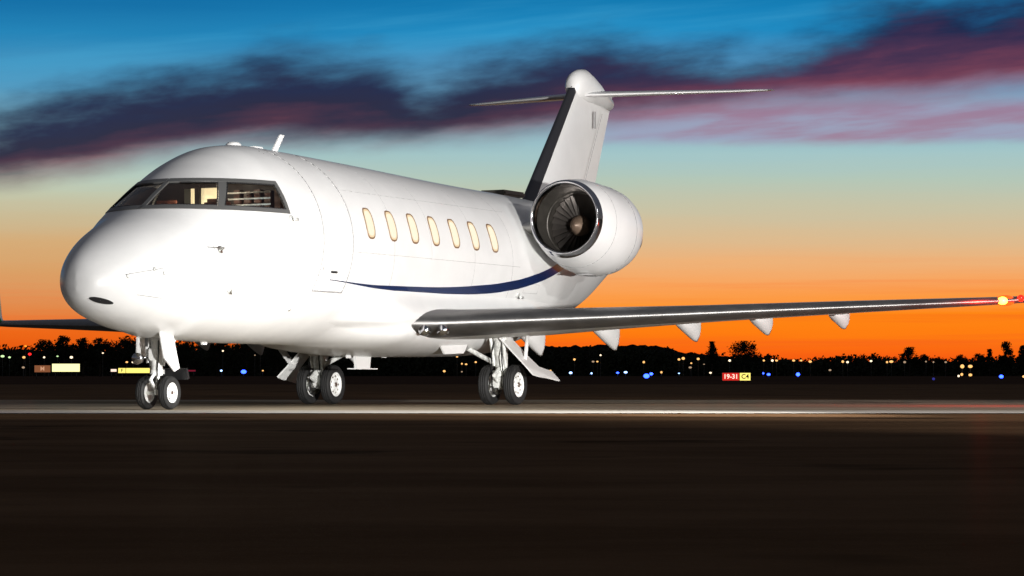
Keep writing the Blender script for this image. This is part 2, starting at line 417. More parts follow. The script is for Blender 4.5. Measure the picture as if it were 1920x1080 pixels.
# entry door outline and handles, panel seams
def seam(bm, pts, r=.006): path_tube(bm, pts, r, 6)
bm = bmesh.new()
ring = lambda s0, z0, z1, bow=0: [srf(s0+bow*sin(pi*k/30), z0+(z1-z0)*k/30, -1, .001) for k in range(31)]
seam(bm, ring(2.25, 1.72, 3.8, .06), .008); seam(bm, ring(3.17, 1.72, 3.78, .06), .008)
seam(bm, [srf(2.25+.92*k/10, 1.715, -1, .001) for k in range(11)], .012)
link('entry_door', bm, SEAM, jet)
bm = bmesh.new(); box(bm, (2.72, ysurf(2.72, 2.0)-.005, 2.0), (.2, .02, .035), bev=.008)
link('door_handle', bm, BLACK, jet)
for pts, r_ in [([srf(-1.7+.55*k/10, 1.83+.10*k/10, -1, .001) for k in range(11)], .005), ([srf(-1.5+.4*k/10, 1.56-.04*k/10, -1, .001) for k in range(11)], .004),
        ([srf(-.3, 1.35+.9*k/16, -1, .0) for k in range(17)], .0035), ([srf(4.6, 1.5+2.2*k/24, -1, .0) for k in range(25)], .003), ([srf(9.0, 1.5+2.15*k/24, -1, .0) for k in range(25)], .003),
        ([srf(3.3+6*k/30, 2.32, -1, .0) for k in range(31)], .0025), ([srf(5.9, 2.3+1.3*k/24, -1, .0) for k in range(25)], .0022), ([srf(7.5, 1.5+2.1*k/24, -1, .0) for k in range(25)], .0022),
        ([srf(3.3+6*k/30, 3.25, -1, .0) for k in range(31)], .0022),
        ([srf(s_, z_, -1, .0) for s_, z_ in ((.6,1.5),(.85,1.5),(1.1,1.5),(1.1,1.65),(1.1,1.8),(.85,1.8),(.6,1.8),(.6,1.65),(.6,1.5))], .0025),
        ([srf(s_, z_, -1, .0) for s_, z_ in ((9.6,1.9),(9.9,1.9),(10.2,1.9),(10.2,2.05),(9.9,2.05),(9.6,2.05),(9.6,1.9))], .0025)]:
    bm = bmesh.new(); seam(bm, pts, r_); link('panel_seam', bm, SEAM, jet)

# cabin windows
for k in range(7):
    sc = 3.84+.745*k; zc_ = 2.775-.003*k; a, b = .135, .232
    def oval(f, off, n=40):
        out = []
        for i in range(n):
            t = 2*pi*i/n; c_, s2_ = cos(t), sin(t)
            out.append(srf(sc+a*f*math.copysign(abs(c_)**.62, c_), zc_+b*f*math.copysign(abs(s2_)**.62, s2_), -1, off))
        return out
    bm = bmesh.new(); o1 = [bm.verts.new(p) for p in oval(.93, .006)]; ctr = bm.verts.new(srf(sc, zc_, -1, .006))
    mids = [bm.verts.new(p) for p in oval(.5, .006)]
    n = len(o1)
    for i in range(n):
        j = (i+1)%n; bm.faces.new((o1[i], o1[j], mids[j], mids[i])); bm.faces.new((mids[i], mids[j], ctr))
    for f in bm.faces: f.material_index = 0
    grid(bm, [oval(.95, .0065), oval(.80, .0068)], True, 1)
    wdw = link('cabin_window', bm, [WINDOWLIT, REVEAL], jet)
    bm = bmesh.new(); grid(bm, [oval(1.03, .001), oval(1.00, .012), oval(.95, .012), oval(.9, .003)], True)
    link('window_frame', bm, TRIM, wdw)

# small probes, ports and antennas
def probe(s, z, kind, ln=.28):
    bm = bmesh.new(); p = srf(s, z, -1, 0); n = (srf(s, z, -1, .1)-p).normalized()
    if kind == 'pitot':
        e = p+n*.09+Vector((-.06,0,0)); tube(bm, p, e, .022, .014); tube(bm, e, e+Vector((-ln,0,0)), .014, .008)
        tube(bm, p+n*.001, p+n*.012, .06, .055)
        return link('pitot_probe', bm, STEEL, jet)
    if kind == 'vane':
        tube(bm, p, p+n*.015, .055, .05); box(bm, p+n*.06+Vector((.04,0,-.02)), (.14,.02,.05), bev=.006); return link('vane', bm, GREYP, jet)
    if kind == 'port':
        tube(bm, p-n*.002, p+n*.006, .035, .035); return link('static_port', bm, GREYP, jet)
probe(-.2, 2.21, 'pitot'); probe(.07, 1.67, 'vane'); probe(-1.66, 1.81, 'port'); probe(-1.29, 1.91, 'port'); probe(-1.15, 1.86, 'port')
probe(1.45, 2.72, 'vane'); probe(1.93, 1.44, 'port'); probe(4.92, 1.6, 'vane'); probe(9.42, 1.86, 'vane'); probe(2.35, 2.05, 'port')
def nose_s(y, z):
    a, b = -2.1, 0.
    for _ in range(40):
        m_ = (a+b)/2
        if abs(ysurf(m_, z)) < abs(y): a = m_
        else: b = m_
    return b
bm = bmesh.new(); rws = []
for fr in (.02, .5, 1.0):
    rw = []
    for k in range(28):
        u_, v_ = .105*fr*cos(2*pi*k/28), .042*fr*sin(2*pi*k/28)
        y_, z_ = -.26+u_, 1.475+v_+.25*u_
        rw.append((nose_s(y_, z_)-.012, y_, z_))
    rws.append(rw)
grid(bm, rws, True); link('nose_light_lens', bm, BLACK, jet)
bm = bmesh.new()
def blade(bm, s, z, h, c, y=0., rake=.6, th=.03, tip=.55, sgn=1):
    P = [(s, y-th/2, z), (s+c, y-th/2, z), (s+c*tip+rake*h+c*(1-tip)*.5, y-th/2, z+sgn*h), (s+rake*h, y-th/2, z+sgn*h)]
    plate(bm, P, (0, th, 0))
blade(bm, 3.25, 3.82, .33, .17, rake=.95, th=.02); link('antenna', bm, WHITE, jet, smooth=False)
bm = bmesh.new(); revolve(bm, [(0,.12),(.03,.115),(.06,.08),(.07,.01)], (2.15,0,3.865), (0,0,1), 20); link('beacon', bm, WHITE, jet)
bm = bmesh.new(); blade(bm, 2.7, 3.85, .06, .3, rake=.2, th=.1); link('antenna', bm, WHITE, jet, smooth=False)
bm = bmesh.new(); blade(bm, 11.6, 3.66, .1, .3, th=.05); link('antenna', bm, WHITE, jet, smooth=False)
bm = bmesh.new(); box(bm, (11.7, 0, 3.73), (.9, .5, .1), bev=.03); link('dorsal_scoop', bm, DARKM, jet, smooth=False)
bm = bmesh.new(); plate(bm, [(6.0,-.02,.86),(6.55,-.02,.86),(6.5,-.02,.62),(6.05,-.02,.62)], (0,.05,0)); box(bm, (6.28,0,.615), (.75,.16,.018))
link('belly_antenna', bm, WHITE, jet, smooth=False)
for s0, z0, h0 in ((5.7,.9,.12),(6.95,.9,.10),(1.2,1.0,.07)):
    bm = bmesh.new(); blade(bm, s0, z0, h0, .15, rake=.3, sgn=-1); link('belly_antenna', bm, WHITE, jet, smooth=False)

# belly fairing
bm = bmesh.new(); rws = []
g_ = lambda v: max(0, min(1, v))**2*(3-2*max(0, min(1, v)))
for i in range(71):
    s = 3.3+8.4*i/70
    e = g_((s-3.4)/1.7)*g_((11.6-s)/2.6); e2 = g_((s-3.3)/3.2)*g_((11.7-s)/2.8)
    zb_ = sec(s)[1]+.012*(1-e2)-.16*e2; zm_ = 1.28
    half = []
    for k in range(13):
        z = 1.85-(1.85-zm_)*k/12; u_ = g_(k/12)
        half.append((ysurf(s, z, 1)-.012*(1-u_)+(1.42-ysurf(s, zm_, 1))*e*u_, z))
    yl = half[-1][0]
    for k in range(1, 15):
        a = pi/2*k/14; px_ = 1-.25*e
        yy = yl*(cos(a)**px_ if cos(a) > 1e-6 else 0); zz = zm_-(zm_-zb_)*sin(a)**px_
        if k < 14: yy = e*yy+(1-e)*min(yy, max(0, ysurf(s, max(zz, sec(s)[1]+.002), 1)-.012))
        half.append((yy, zz))
    rws.append([(s, -y, z) for y, z in half]+[(s, y, z) for y, z in half[::-1][1:]])
v = grid(bm, rws); link('belly_fairing', bm, WHITE, jet)

# wings
def airfoil(tc):
    n = 22; up_ = []; dn = []
    for i in range(n+1):
        x = .5*(1-cos(pi*i/n)); yt = 5*tc*(.2969*sqrt(x)-.126*x-.3516*x*x+.2843*x**3-.1015*x**4)
        cam_ = .02*(1-(2*x-.9)**2) if False else .012*sin(pi*x)
        up_.append((x, yt+cam_)); dn.append((x, -yt+cam_))
    return up_[::-1]+dn[1:]          # trailing edge over the top to the nose and back below
WS = [(1.0,4.95,10.05,1.26,.10,1.3),(1.36,5.1,10.07,1.27,.098,1.2),(1.7,5.42,10.1,1.275,.098,1.1),(3.0,6.3,10.2,1.335,.095,.8),(5.0,7.42,10.45,1.425,.09,.2),(7.3,8.7,10.85,1.53,.09,-.4),(9.3,9.83,11.25,1.615,.088,-1),(10.12,10.3,11.4,1.66,.08,-1)]
NLE = 6
for side, nm in ((-1,'port'), (1,'starboard')):
    loops = []
    for y, l, t_, z, tc_, tw in WS:
        c_ = t_-l; L = []
        for x, h in airfoil(tc_):
            dxx = x*c_; dzz = h*c_ - (x-.25)*c_*math.tan(radians(tw))
            L.append((l+dxx, side*y, z+dzz-(.0075*(y-1) if side > 0 else 0)))
        loops.append(L)
    m_ = len(loops[0]); mid = m_//2
    # densify spanwise
    D = []
    for a, b in zip(loops, loops[1:]):
        for k in range(4): D.append([tuple(Vector(p).lerp(Vector(q_), k/4)) for p, q_ in zip(a, b)])
    D.append(loops[-1])
    bm = bmesh.new()
    v1 = grid(bm, [L[:mid-NLE+1] for L in D]); v2 = grid(bm, [L[mid+NLE:] for L in D])
    for a, b in zip(range(len(D)-1), range(1, len(D))): cap(bm, (v1[a][0], v1[b][0], v2[b][-1], v2[a][-1]))
    wing = link('wing', bm, UNDER, jet); tag(wing, 'port wing with red tip' if side < 0 else 'starboard wing reaching behind the nose')
    sharp(wing, 50)
    bm = bmesh.new(); grid(bm, [L[mid-NLE:mid+NLE+1] for L in D]); link('leading_edge', bm, LEMETAL, wing)
    # winglet
    bm = bmesh.new(); rws = []
    base_l, base_t, bz = 10.3, 11.4, 1.66-(.07 if side > 0 else 0)
    for k in range(12):
        t = k/11; ang = min(1, t/.35); yy = 10.12+ .22*sin(ang*pi/2*.85)+max(0, t-.35)*.22; zz = bz+.22*(1-cos(ang*pi/2*.85))+max(0, t-.35)*1.25
        l = base_l+t*.62; e = base_t+t*.12
        rws.append([(l+x*(e-l), side*(yy+h*(e-l)*(cos(ang*0)) * min(1, t*3)), zz+h*(e-l)*max(0, 1-t*3)) for x, h in airfoil(.08)])
    v = grid(bm, rws, True); cap(bm, v[-1]); link('winglet', bm, WHITE, wing)
    # flap track fairings
    def wz(y, x=.75):
        for a, b in zip(WS, WS[1:]):
            if a[0] <= y <= b[0]:
                t = (y-a[0])/(b[0]-a[0]); return [a[k]+(b[k]-a[k])*t for k in (1,2,3)]
        return WS[-1][1:4]
    for y, ln, dp in ((1.72,.85,.40),(2.74,.95,.40),(4.13,.85,.33),(5.33,.75,.29),(6.58,.65,.26)):
        l, t_, z = wz(y); bm = bmesh.new(); rws = []
        s1 = (t_+.02) if y > 2 else 9.42; s0 = s1-ln; dp = dp*(1.3 if side > 0 else 1); zr = (z-.02 if y > 2.5 else z-.06)-(.0075*(y-1) if side > 0 else 0)
        for k in range(15):
            t = k/14; w_ = .125*sin(pi*min(1, .08+t*.62))**.7*(1 if t < .96 else .8); d_ = dp*(t**.9)
            zt2 = zr-.03+.04*t
            s = s0+ln*t
            rws.append([(s, side*(y+w_*c1), zt2 if z1 > 0 else zt2-d_*z1*-1) for c1, z1 in ((-1,1),(-1,-.35),(-.8,-.7),(-.35,-.97),(0,-1),(.35,-.97),(.8,-.7),(1,-.35),(1,1))])
        v = grid(bm, rws); cap(bm, v[0]); cap(bm, v[-1])
        link('flap_track_fairing', bm, WHITE, wing)
    # tip light
    bm = bmesh.new(); bmesh.ops.create_uvsphere(bm, u_segments=16, v_segments=10, radius=.07)
    for x in bm.verts: x.co = Vector((x.co.x*1.1, x.co.y*1.2, x.co.z*.9))+Vector((9.98, side*9.45, 1.62))
    link('navigation_light', bm, AMB if side < 0 else mat('green_lens', (20,120,60), .2, emit=(30,220,110), es=.0), wing)
    if side < 0:
        bm = bmesh.new(); bmesh.ops.create_uvsphere(bm, u_segments=12, v_segments=8, radius=.055)
        for x in bm.verts: x.co += Vector((10.08, -9.72, 1.66))
        link('red_tip_lens', bm, LED, wing)
        bm = bmesh.new(); bmesh.ops.create_uvsphere(bm, u_segments=20, v_segments=12, radius=.105)
        for x in bm.verts: x.co = Vector((x.co.x, x.co.y*1.5, x.co.z*.85))+Vector((10.10, -9.46, 1.625))
        link('red_lamp_halo', bm, mat('orange_red_glow', (220,40,10), .2, emit=(255,74,12), es=2.2), wing)  # glowing shell that stands for the halo round the tip lamp
        for pl, loc, col in ((70, (9.6,-9.2,1.60), (1,.015,.005)), (25, (9.85,-9.6,1.50), (1,.03,.01))):
            l_ = bpy.data.lights.new('navigation_lamp', 'POINT'); l_.energy = pl; l_.color = col; l_.shadow_soft_size = .05
            lo2 = bpy.data.objects.new('navigation_lamp', l_); C.objects.link(lo2); lo2.parent = wing; lo2.location = loc
    # landing light housing in the root
    for k in range(2):
        bm = bmesh.new(); tube(bm, (5.40+.15*k, side*(1.58+.24*k), 1.19), (5.28+.15*k, side*(1.56+.24*k), 1.19), .075, .085, 16)
        link('landing_light', bm, POLISH, wing)

# tail: fin, bullet, tailplane
def fin_sec(z):
    t = (z-3.3)/(5.9-3.3); return 12.25+t*2.5, 15.45+t*1.35
bm = bmesh.new(); bl = bmesh.new(); D = []
for k in range(15):
    z = 3.3+2.6*k/14; l, t_ = fin_sec(z); c_ = t_-l
    D.append([(l+x*c_, h*c_, z) for x, h in airfoil(.12-.0*k)])
mid = len(D[0])//2; NL = 4
v1 = grid(bm, [L[:mid-NL+1] for L in D]); v2 = grid(bm, [L[mid+NL:] for L in D])
for a in range(len(D)-1): cap(bm, (v1[a][0], v1[a+1][0], v2[a+1][-1], v2[a][-1]))
fin = link('tail_fin', bm, WHITE, jet); sharp(fin, 50)
grid(bl, [L[mid-NL:mid+NL+1] for L in D]); link('leading_edge', bl, mat('fin_edge_dark_metal', (.09,.09,.10), .35, metal=.8, lincol=True), fin)
bm = bmesh.new(); seam(bm, [(fin_sec(z)[0]*.28+fin_sec(z)[1]*.72, -.135, z) for z in (3.9, 4.6, 5.5)], .005)
box(bm, (15.55, -.16, 5.35), (.05, .02, .32)); link('rudder_hinge', bm, SEAM, fin, smooth=False)
bm = bmesh.new(); rws = []
BP = [(14.82,5.92,.01,.01),(14.84,5.93,.11,.15),(14.94,5.95,.18,.25),(15.12,5.97,.21,.30),(15.35,5.97,.225,.33),(15.6,5.94,.215,.29),(15.9,5.88,.21,.23),(16.2,5.81,.17,.16),(16.6,5.74,.12,.12),(16.75,5.72,.02,.03)]
for s, zc_, w_, h_ in BP:
    rws.append([(s, w_*cos(2*pi*i/28), zc_+h_*sin(2*pi*i/28)) for i in range(28)])
grid(bm, rws, True); link('bullet_fairing', bm, WHITE, jet)
for side in (-1, 1):
    D = []
    for y, l, t_, z in ((.1,15.05,17.1,5.88),(1.2,15.65,17.25,5.90),(2.6,16.35,17.4,5.915),(2.95,16.6,17.45,5.93),(3.1,16.95,17.4,5.95)):
        c_ = t_-l; D.append([(l+x*c_, side*y, z-.03+h*c_+(x-.45)*c_*.075) for x, h in airfoil(.055)])
    mid = len(D[0])//2; bm = bmesh.new(); bl = bmesh.new()
    v1 = grid(bm, [L[:mid-3] for L in D]); v2 = grid(bm, [L[mid+4:] for L in D])
    for a in range(len(D)-1): cap(bm, (v1[a][0], v1[a+1][0], v2[a+1][-1], v2[a][-1]))
    st = link('tailplane', bm, WHITE, jet); sharp(st, 50)
    grid(bl, [L[mid-4:mid+5] for L in D]); link('leading_edge', bl, WHITE, st)

# engines
for side in (-1, 1):
    yc = side*2.15
    def ctr_z(s): return 3.135-.16*min(1, max(0, (s-9.43)/1.1))
    def ring_(s, r_, n=56): return [(s, yc+r_*cos(2*pi*i/n), ctr_z(s)+r_*sin(2*pi*i/n)) for i in range(n)]
    bm = bmesh.new()
    outer = [(9.55,.655),(9.65,.68),(9.8,.715),(10.0,.75),(10.3,.78),(10.6,.785),(10.85,.775),(11.05,.75),(11.22,.705),(11.36,.64),(11.45,.57),(11.455,.50),(11.40,.45)]
    grid(bm, [ring_(s, r_) for s, r_ in outer], True)
    nac = link('engine_nacelle', bm, WHITE, jet)
    tag(nac, 'port engine nacelle' if side < 0 else 'starboard engine nacelle')
    bm = bmesh.new(); grid(bm, [ring_(s, r_) for s, r_ in ((9.553,.657),(9.49,.64),(9.44,.617),(9.43,.60),(9.445,.58),(9.50,.56),(9.57,.552))], True)
    link('intake_lip', bm, POLISH, nac)
    bm = bmesh.new(); grid(bm, [ring_(s, r_) for s, r_ in ((9.57,.551),(9.8,.548),(10.1,.55),(10.3,.55))], True)
    grid(bm, [ring_(s, r_) for s, r_ in ((9.98,.546),(9.99,.53),(10.03,.53),(10.04,.548))], True)
    link('intake_duct', bm, DARKM, nac)
    for s0, r0 in ((9.95,.742),(10.75,.783)):
        bm = bmesh.new(); rg = [Vector(p) for p in ring_(s0, r0+.0005, 48)]; path_tube(bm, rg+rg[:1], .0035, 5); link('cowl_seam', bm, SEAM, nac)
    bm = bmesh.new(); box(bm, (10.4, yc+side*.0, ctr_z(10.4)-.783), (.5,.22,.02), bev=.006); link('cowl_latch', bm, SEAM, nac)
    bm = bmesh.new(); cz = ctr_z(10.15)
    grid(bm, [ring_(10.32, .55), ring_(10.32, .05)], True)
    for k in range(28):
        a0 = 2*pi*k/28
        A = []; B = []
        for j in range(6):
            rr = .17+.37*j/5; tw = .95-.5*j/5
            for lst, sg in ((A, -1), (B, 1)):
                w_ = .075*(.7+.5*j/5)
                aa = a0+sg*w_*cos(tw)/rr*.8; lst.append((10.18+sg*w_*sin(tw), yc+rr*cos(aa), cz+rr*sin(aa)))
        grid(bm, [A, B])
    link('fan', bm, BLADE, nac)
    bm = bmesh.new(); revolve(bm, [(0,.005),(.03,.06),(.12,.13),(.22,.175),(.3,.18)], (9.88, yc, cz), (1,0,0), 32); link('spinner', bm, SPIN, nac)
    bm = bmesh.new(); revolve(bm, [(0,.45),(.15,.42),(.45,.37),(.75,.32),(.75,.28),(.6,.15),(.9,.02)], (11.40, yc, 2.90), (1,0,0), 36); link('exhaust_cone', bm, DARKM, nac)
    bm = bmesh.new(); D = []
    for y, l, t_, z in ((1.0,9.7,12.2,3.0),(1.5,9.85,12.0,3.02)):
        c_ = t_-l; D.append([(l+x*c_, side*y, z+h*c_) for x, h in airfoil(.10)])
    grid(bm, D, True); link('engine_pylon', bm, UNDER, jet)

# landing gear
def wheel(s, y, rt, wd, rr, out, zc_=None):
    g = ground_z(s, y)+.003; z = g+rt
    bm = bmesh.new(); hw = wd/2
    # rim disc, dished on the outer side
    pr = [(-hw*.75, rr), (-hw*.78, rr*.92), (-hw*.45, rr*.86), (-hw*.35, rr*.5), (-hw*.62, rr*.42), (-hw*.7, rr*.2), (-hw*.7, .004)]
    revolve(bm, [(t*-out, r_) for t, r_ in pr], (s, y, z), (0,1,0), 36)
    revolve(bm, [(t*out*1.0, r_) for t, r_ in [(-hw*.75, rr), (-hw*.6, rr*.9), (-hw*.2, rr*.84), (-hw*.1, .01)]], (s, y, z), (0,1,0), 36)
    for k in range(9):
        a = 2*pi*k/9; p = Vector((s+rr*.66*cos(a), y+out*hw*.40, z+rr*.66*sin(a))); tube(bm, p, p+Vector((0,out*.012,0)), rr*.085, n=8, mi=1)
    tube(bm, (s, y+out*hw*.66, z), (s, y+out*hw*.80, z), rr*.22, rr*.19, 16, mi=1)
    w_ = link('wheel', bm, [OFFW, STEEL], jet); sharp(w_, 40)
    bm = bmesh.new()
    prof = [(-hw*.74, rr*.97), (-hw*.92, rr*1.12), (-hw, rr+(rt-rr)*.45), (-hw*.93, rr+(rt-rr)*.78), (-hw*.72, rt-.012), (-hw*.45, rt-.002), (-hw*.42, rt-.009), (-hw*.38, rt-.009), (-hw*.35, rt),
            (-hw*.05, rt), (-hw*.03, rt-.008), (hw*.03, rt-.008), (hw*.05, rt), (hw*.35, rt), (hw*.38, rt-.009), (hw*.42, rt-.009), (hw*.45, rt-.002), (hw*.72, rt-.012), (hw*.93, rr+(rt-rr)*.78), (hw, rr+(rt-rr)*.45), (hw*.92, rr*1.12), (hw*.74, rr*.97)]
    revolve(bm, prof, (s, y, z), (0,1,0), 48); link('tyre', bm, RUBBER, w_)
    return z
zn = wheel(0, -.185, .235, .125, .145, -1); wheel(0, .185, .235, .125, .145, 1)
bm = bmesh.new()
tube(bm, (0,-.2,zn), (0,.2,zn), .03, mi=1)
tube(bm, (0,0,zn-.03), (-.02,0,.62), .05, .05, mi=1)
tube(bm, (-.02,0,.48), (-.05,0,1.15), .08, .095)
tube(bm, (-.02,0,.50), (-.02,0,.56), .105, .105)
tube(bm, (.02,0,.62), (.55,0,1.1), .035); tube(bm, (-.05,-.14,.9), (-.05,.14,.9), .04)
for y in (-.13, .13):
    tube(bm, (-.05,y,.66), (-.1,y,1.1), .028); tube(bm, (-.02,y*.8,.62), (.12,y*.6,1.1), .02)
path_tube(bm, [(-.08,0,.52),(-.2,0,.42),(-.08,0,.30)], .022); path_tube(bm, [(-.09,.05,1.0),(-.14,.07,.75),(-.1,.05,.5),(-.06,.04,.3)], .009, 6, 2)
path_tube(bm, [(-.09,-.06,1.0),(-.13,-.09,.8),(-.12,-.06,.55),(-.07,-.04,.28)], .009, 6, 2)
box(bm, (-.1,0,.78), (.1,.16,.18), bev=.02); box(bm, (-.08,.1,.95), (.12,.08,.16), bev=.015, mi=1)
ng = link('nose_gear_strut', bm, [OFFW, STEEL, BLACK], jet); sharp(ng)
bm = bmesh.new()
for y in (.21,):
    tube(bm, (-.15,y,.72), (-.22,y,.715), .075, .085, 20)
tube(bm, (-.15,.21,.72), (-.05,.1,.74), .02)
link('taxi_light', bm, POLISH, ng)
bm = bmesh.new(); plate(bm, [(-.42,-.26,1.12),(-.08,-.26,1.12),(.06,-.30,.58),(-.08,-.30,.53),(-.34,-.29,.72)], (0,-.02,0)); link('nose_gear_door', bm, WHITE, jet, smooth=False)
bm = bmesh.new(); plate(bm, [(-.12,.26,1.12),(.25,.26,1.12),(.22,.29,.74),(-.08,.29,.70)], (0,.02,0)); link('nose_gear_door', bm, WHITE, jet, smooth=False)
bm = bmesh.new(); box(bm, (.20,-.15,.50), (.06,.44,.16), Matrix.Rotation(-.35, 3, 'Y'), bev=.01); link('spray_guard', bm, BLACK, jet, smooth=False)
for side in (-1, 1):
    yc = side*1.67; dy = .225
    zm = wheel(7.99, yc-dy, .325, .175, .205, -1); wheel(7.99, yc+dy, .325, .175, .205, 1)
    bm = bmesh.new()
    tube(bm, (7.99, yc-dy, zm), (7.99, yc+dy, zm), .05, mi=1)
    tube(bm, (7.99, yc, zm-.07), (7.97, yc, .66), .07, .075, mi=1)
    tube(bm, (7.97, yc, .52), (7.9, yc, 1.2), .10, .12)
    tube(bm, (7.95, yc, .50), (7.95, yc, .58), .125)
    box(bm, (7.9, yc, zm+.17), (.13,.3,.13), bev=.03); box(bm, (7.86, yc-side*.02, zm+.05), (.1,.2,.2), bev=.03)
    tube(bm, (7.9, yc-.1, .62), (7.75, yc-.12, 1.15), .03); tube(bm, (7.9, yc+.1, .66), (7.8, yc+.13, 1.15), .028)
    path_tube(bm, [(7.86,yc,.62),(7.66,yc,.5),(7.86,yc,zm+.02)], .03)
    path_tube(bm, [(7.84,yc+.06,1.1),(7.76,yc+.09,.85),(7.8,yc+.1,.62),(7.84,yc+.12,.42),(7.8,yc+.1,.24),(7.86,yc+.04,.18)], .011, 6, 2)
    path_tube(bm, [(7.84,yc-.06,1.1),(7.74,yc-.1,.8),(7.8,yc-.1,.5),(7.82,yc-.12,.34)], .011, 6, 2)
    tube(bm, (7.9, yc-side*.1, .7), (7.95, yc-side*.75, 1.02), .04)
    for e in (-1, 1): revolve(bm, [(0,.16),(.03,.165),(.05,.12)], (7.99, yc+e*.09, zm), (0,e,0), 20, mi=1)
    mg = link('main_gear_strut', bm, [GREYP, STEEL, BLACK], jet); sharp(mg)
    # gear door: a narrow leg panel sloping down and outboard that widens to a fan over the wheel
    a0 = Vector((7.95, yc+side*.04, 1.12)); d_ = Vector((0, side*.62, -.62))
    prof = [(0,-.22),(0,.22),(.5,.22),(.80,.26),(.92,.62),(1.16,.60),(1.08,.2),(1.05,-.05),(1.0,-.24),(.75,-.22),(.4,-.22)]
    bm = bmesh.new(); plate(bm, [a0+d_*t+Vector((s,0,0)) for t, s in prof], Vector((0, side*.018, .018)))
    dr = link('main_gear_door', bm, WHITE if side < 0 else OFFW, jet, smooth=False)
    bm = bmesh.new(); a1 = a0+d_*.62
    tube(bm, a1, (8.1, yc+side*.40, 1.15), .03); link('door_link', bm, WHITE, dr)
    if side > 0:
        bm = bmesh.new(); plate(bm, [(7.55,2.42,1.2),(7.85,2.42,1.2),(7.8,2.05,.72),(7.6,2.05,.72)], (0,.03,.02)); link('main_gear_door', bm, WHITE, jet, smooth=False)
    # inner fairing panel hanging beside the wheel well
    bm = bmesh.new(); plate(bm, [(6.6,side*1.2,.98),(7.5,side*1.25,1.0),(7.35,side*1.25,.86),(6.75,side*1.2,.84)], (0,side*.03,0))
    link('wheel_well_door', bm, WHITE, jet, smooth=False)

# ------------------------------------------------------------------ ground
def gmat(name, c0, c1, rough, gl, sc=(.3,.3), bump=.3, cracks=False):
    m = bpy.data.materials.new(name); m.use_nodes = True; t = NT(m.node_tree); t.n.clear()
    g = t.new('ShaderNodeTexCoord'); mp = t.new('ShaderNodeMapping'); mp.inputs['Scale'].default_value = (sc[0], sc[1], 1)
    t.l.new(g.outputs['Object'], mp.inputs[0])
    n = t.noise(mp.outputs[0], 1.0, 8, .65); n2 = t.noise(g.outputs['Object'], 22.0, 4, .6)
    f = t.m('ADD', t.sstep(n, .32, .7), t.m('MULTIPLY', t.m('SUBTRACT', n2, .5), .5), clamp=True)
    col = t.mix(f, c0, c1)
    if cracks:
        wv = t.new('ShaderNodeTexVoronoi', feature='DISTANCE_TO_EDGE'); wv.inputs['Scale'].default_value = .16
        wn = t.new('ShaderNodeTexNoise'); wn.inputs['Scale'].default_value = .9; t.l.new(g.outputs['Object'], wn.inputs['Vector'])
        ad = t.new('ShaderNodeVectorMath', operation='MULTIPLY_ADD'); t.l.new(wn.outputs['Color'], ad.inputs[0]); ad.inputs[1].default_value = (1.2,1.2,0); t.l.new(g.outputs['Object'], ad.inputs[2])
        t.l.new(ad.outputs[0], wv.inputs['Vector'])
        vs_ = t.new('ShaderNodeTexVoronoi'); vs_.inputs['Scale'].default_value = 60; t.l.new(g.outputs['Object'], vs_.inputs['Vector'])
        col = t.mix(t.sstep(vs_.outputs['Distance'], .18, .05), col, tuple(v*1.7 for v in c1))
        sn = t.noise(g.outputs['Object'], .35, 3, .6); col = t.mix(t.sstep(sn, .58, .7), col, tuple(v*.55 for v in c0))
    df = t.new('ShaderNodeBsdfDiffuse'); t.l.new(col, df.inputs[0])
    gs = t.new('ShaderNodeBsdfGlossy'); gs.inputs['Roughness'].default_value = rough; gs.inputs[0].default_value = (1,.95,.86,1)
    lw = t.new('ShaderNodeLayerWeight'); lw.inputs[0].default_value = .5
    fac = t.m('MULTIPLY', t.m('MULTIPLY', t.sstep(lw.outputs['Facing'], .9, 1.0), gl), t.m('MULTIPLY_ADD', n, .8, .6))
    bn = t.new('ShaderNodeBump'); bn.inputs['Strength'].default_value = bump; bn.inputs['Distance'].default_value = .01
    t.l.new(n2, bn.inputs['Height']); t.l.new(bn.outputs[0], df.inputs['Normal'])
    mx = t.new('ShaderNodeMixShader'); t.l.new(fac, mx.inputs[0]); t.l.new(df.outputs[0], mx.inputs[1]); t.l.new(gs.outputs[0], mx.inputs[2])
    o = t.new('ShaderNodeOutputMaterial'); t.l.new(mx.outputs[0], o.inputs[0]); return m
ASPH = gmat('asphalt', (.10,.055,.028), (.155,.088,.046), .3, .008, (.25,.6), cracks=True)
CONC = gmat('concrete', (.27,.23,.165), (.40,.345,.26), .03, .012, (.12,.5), .05)
LIGHTPOOL = gmat('painted_light_pool', (.50,.46,.39), (.86,.83,.76), .02, .02, (.12,.9), .05)  # pool of light put into the ground colour as pale cream
FIELD = gmat('dark_field', (.05,.030,.022), (.09,.055,.038), .9, .0, (.02,.12))
def sheet(name, x0, x1, y0, y1, z, m, nx=1, ny=1, label=None):
    bm = bmesh.new(); grid(bm, [[(x0+(x1-x0)*i/nx, y0+(y1-y0)*j/ny, z) for i in range(nx+1)] for j in range(ny+1)])
    o = link(name, bm, m, None, smooth=False); o['kind'] = 'structure'; return o
sheet('ground', -4000, 4000, -200, 9000, -.008, FIELD, 8, 8)
sheet('apron_asphalt', -120, 160, -30, 38.15, -.004, ASPH)
sheet('apron_concrete', -120, 160, 38.15, 58.5, 0.0, CONC)
sheet('painted_light_strip', -120, 160, 38.15, 40.9, 0.004, LIGHTPOOL)  # pale strip standing for the light pooled along the concrete edge
sheet('taxiway', -120, 160, 58.5, 150, -.004, ASPH)

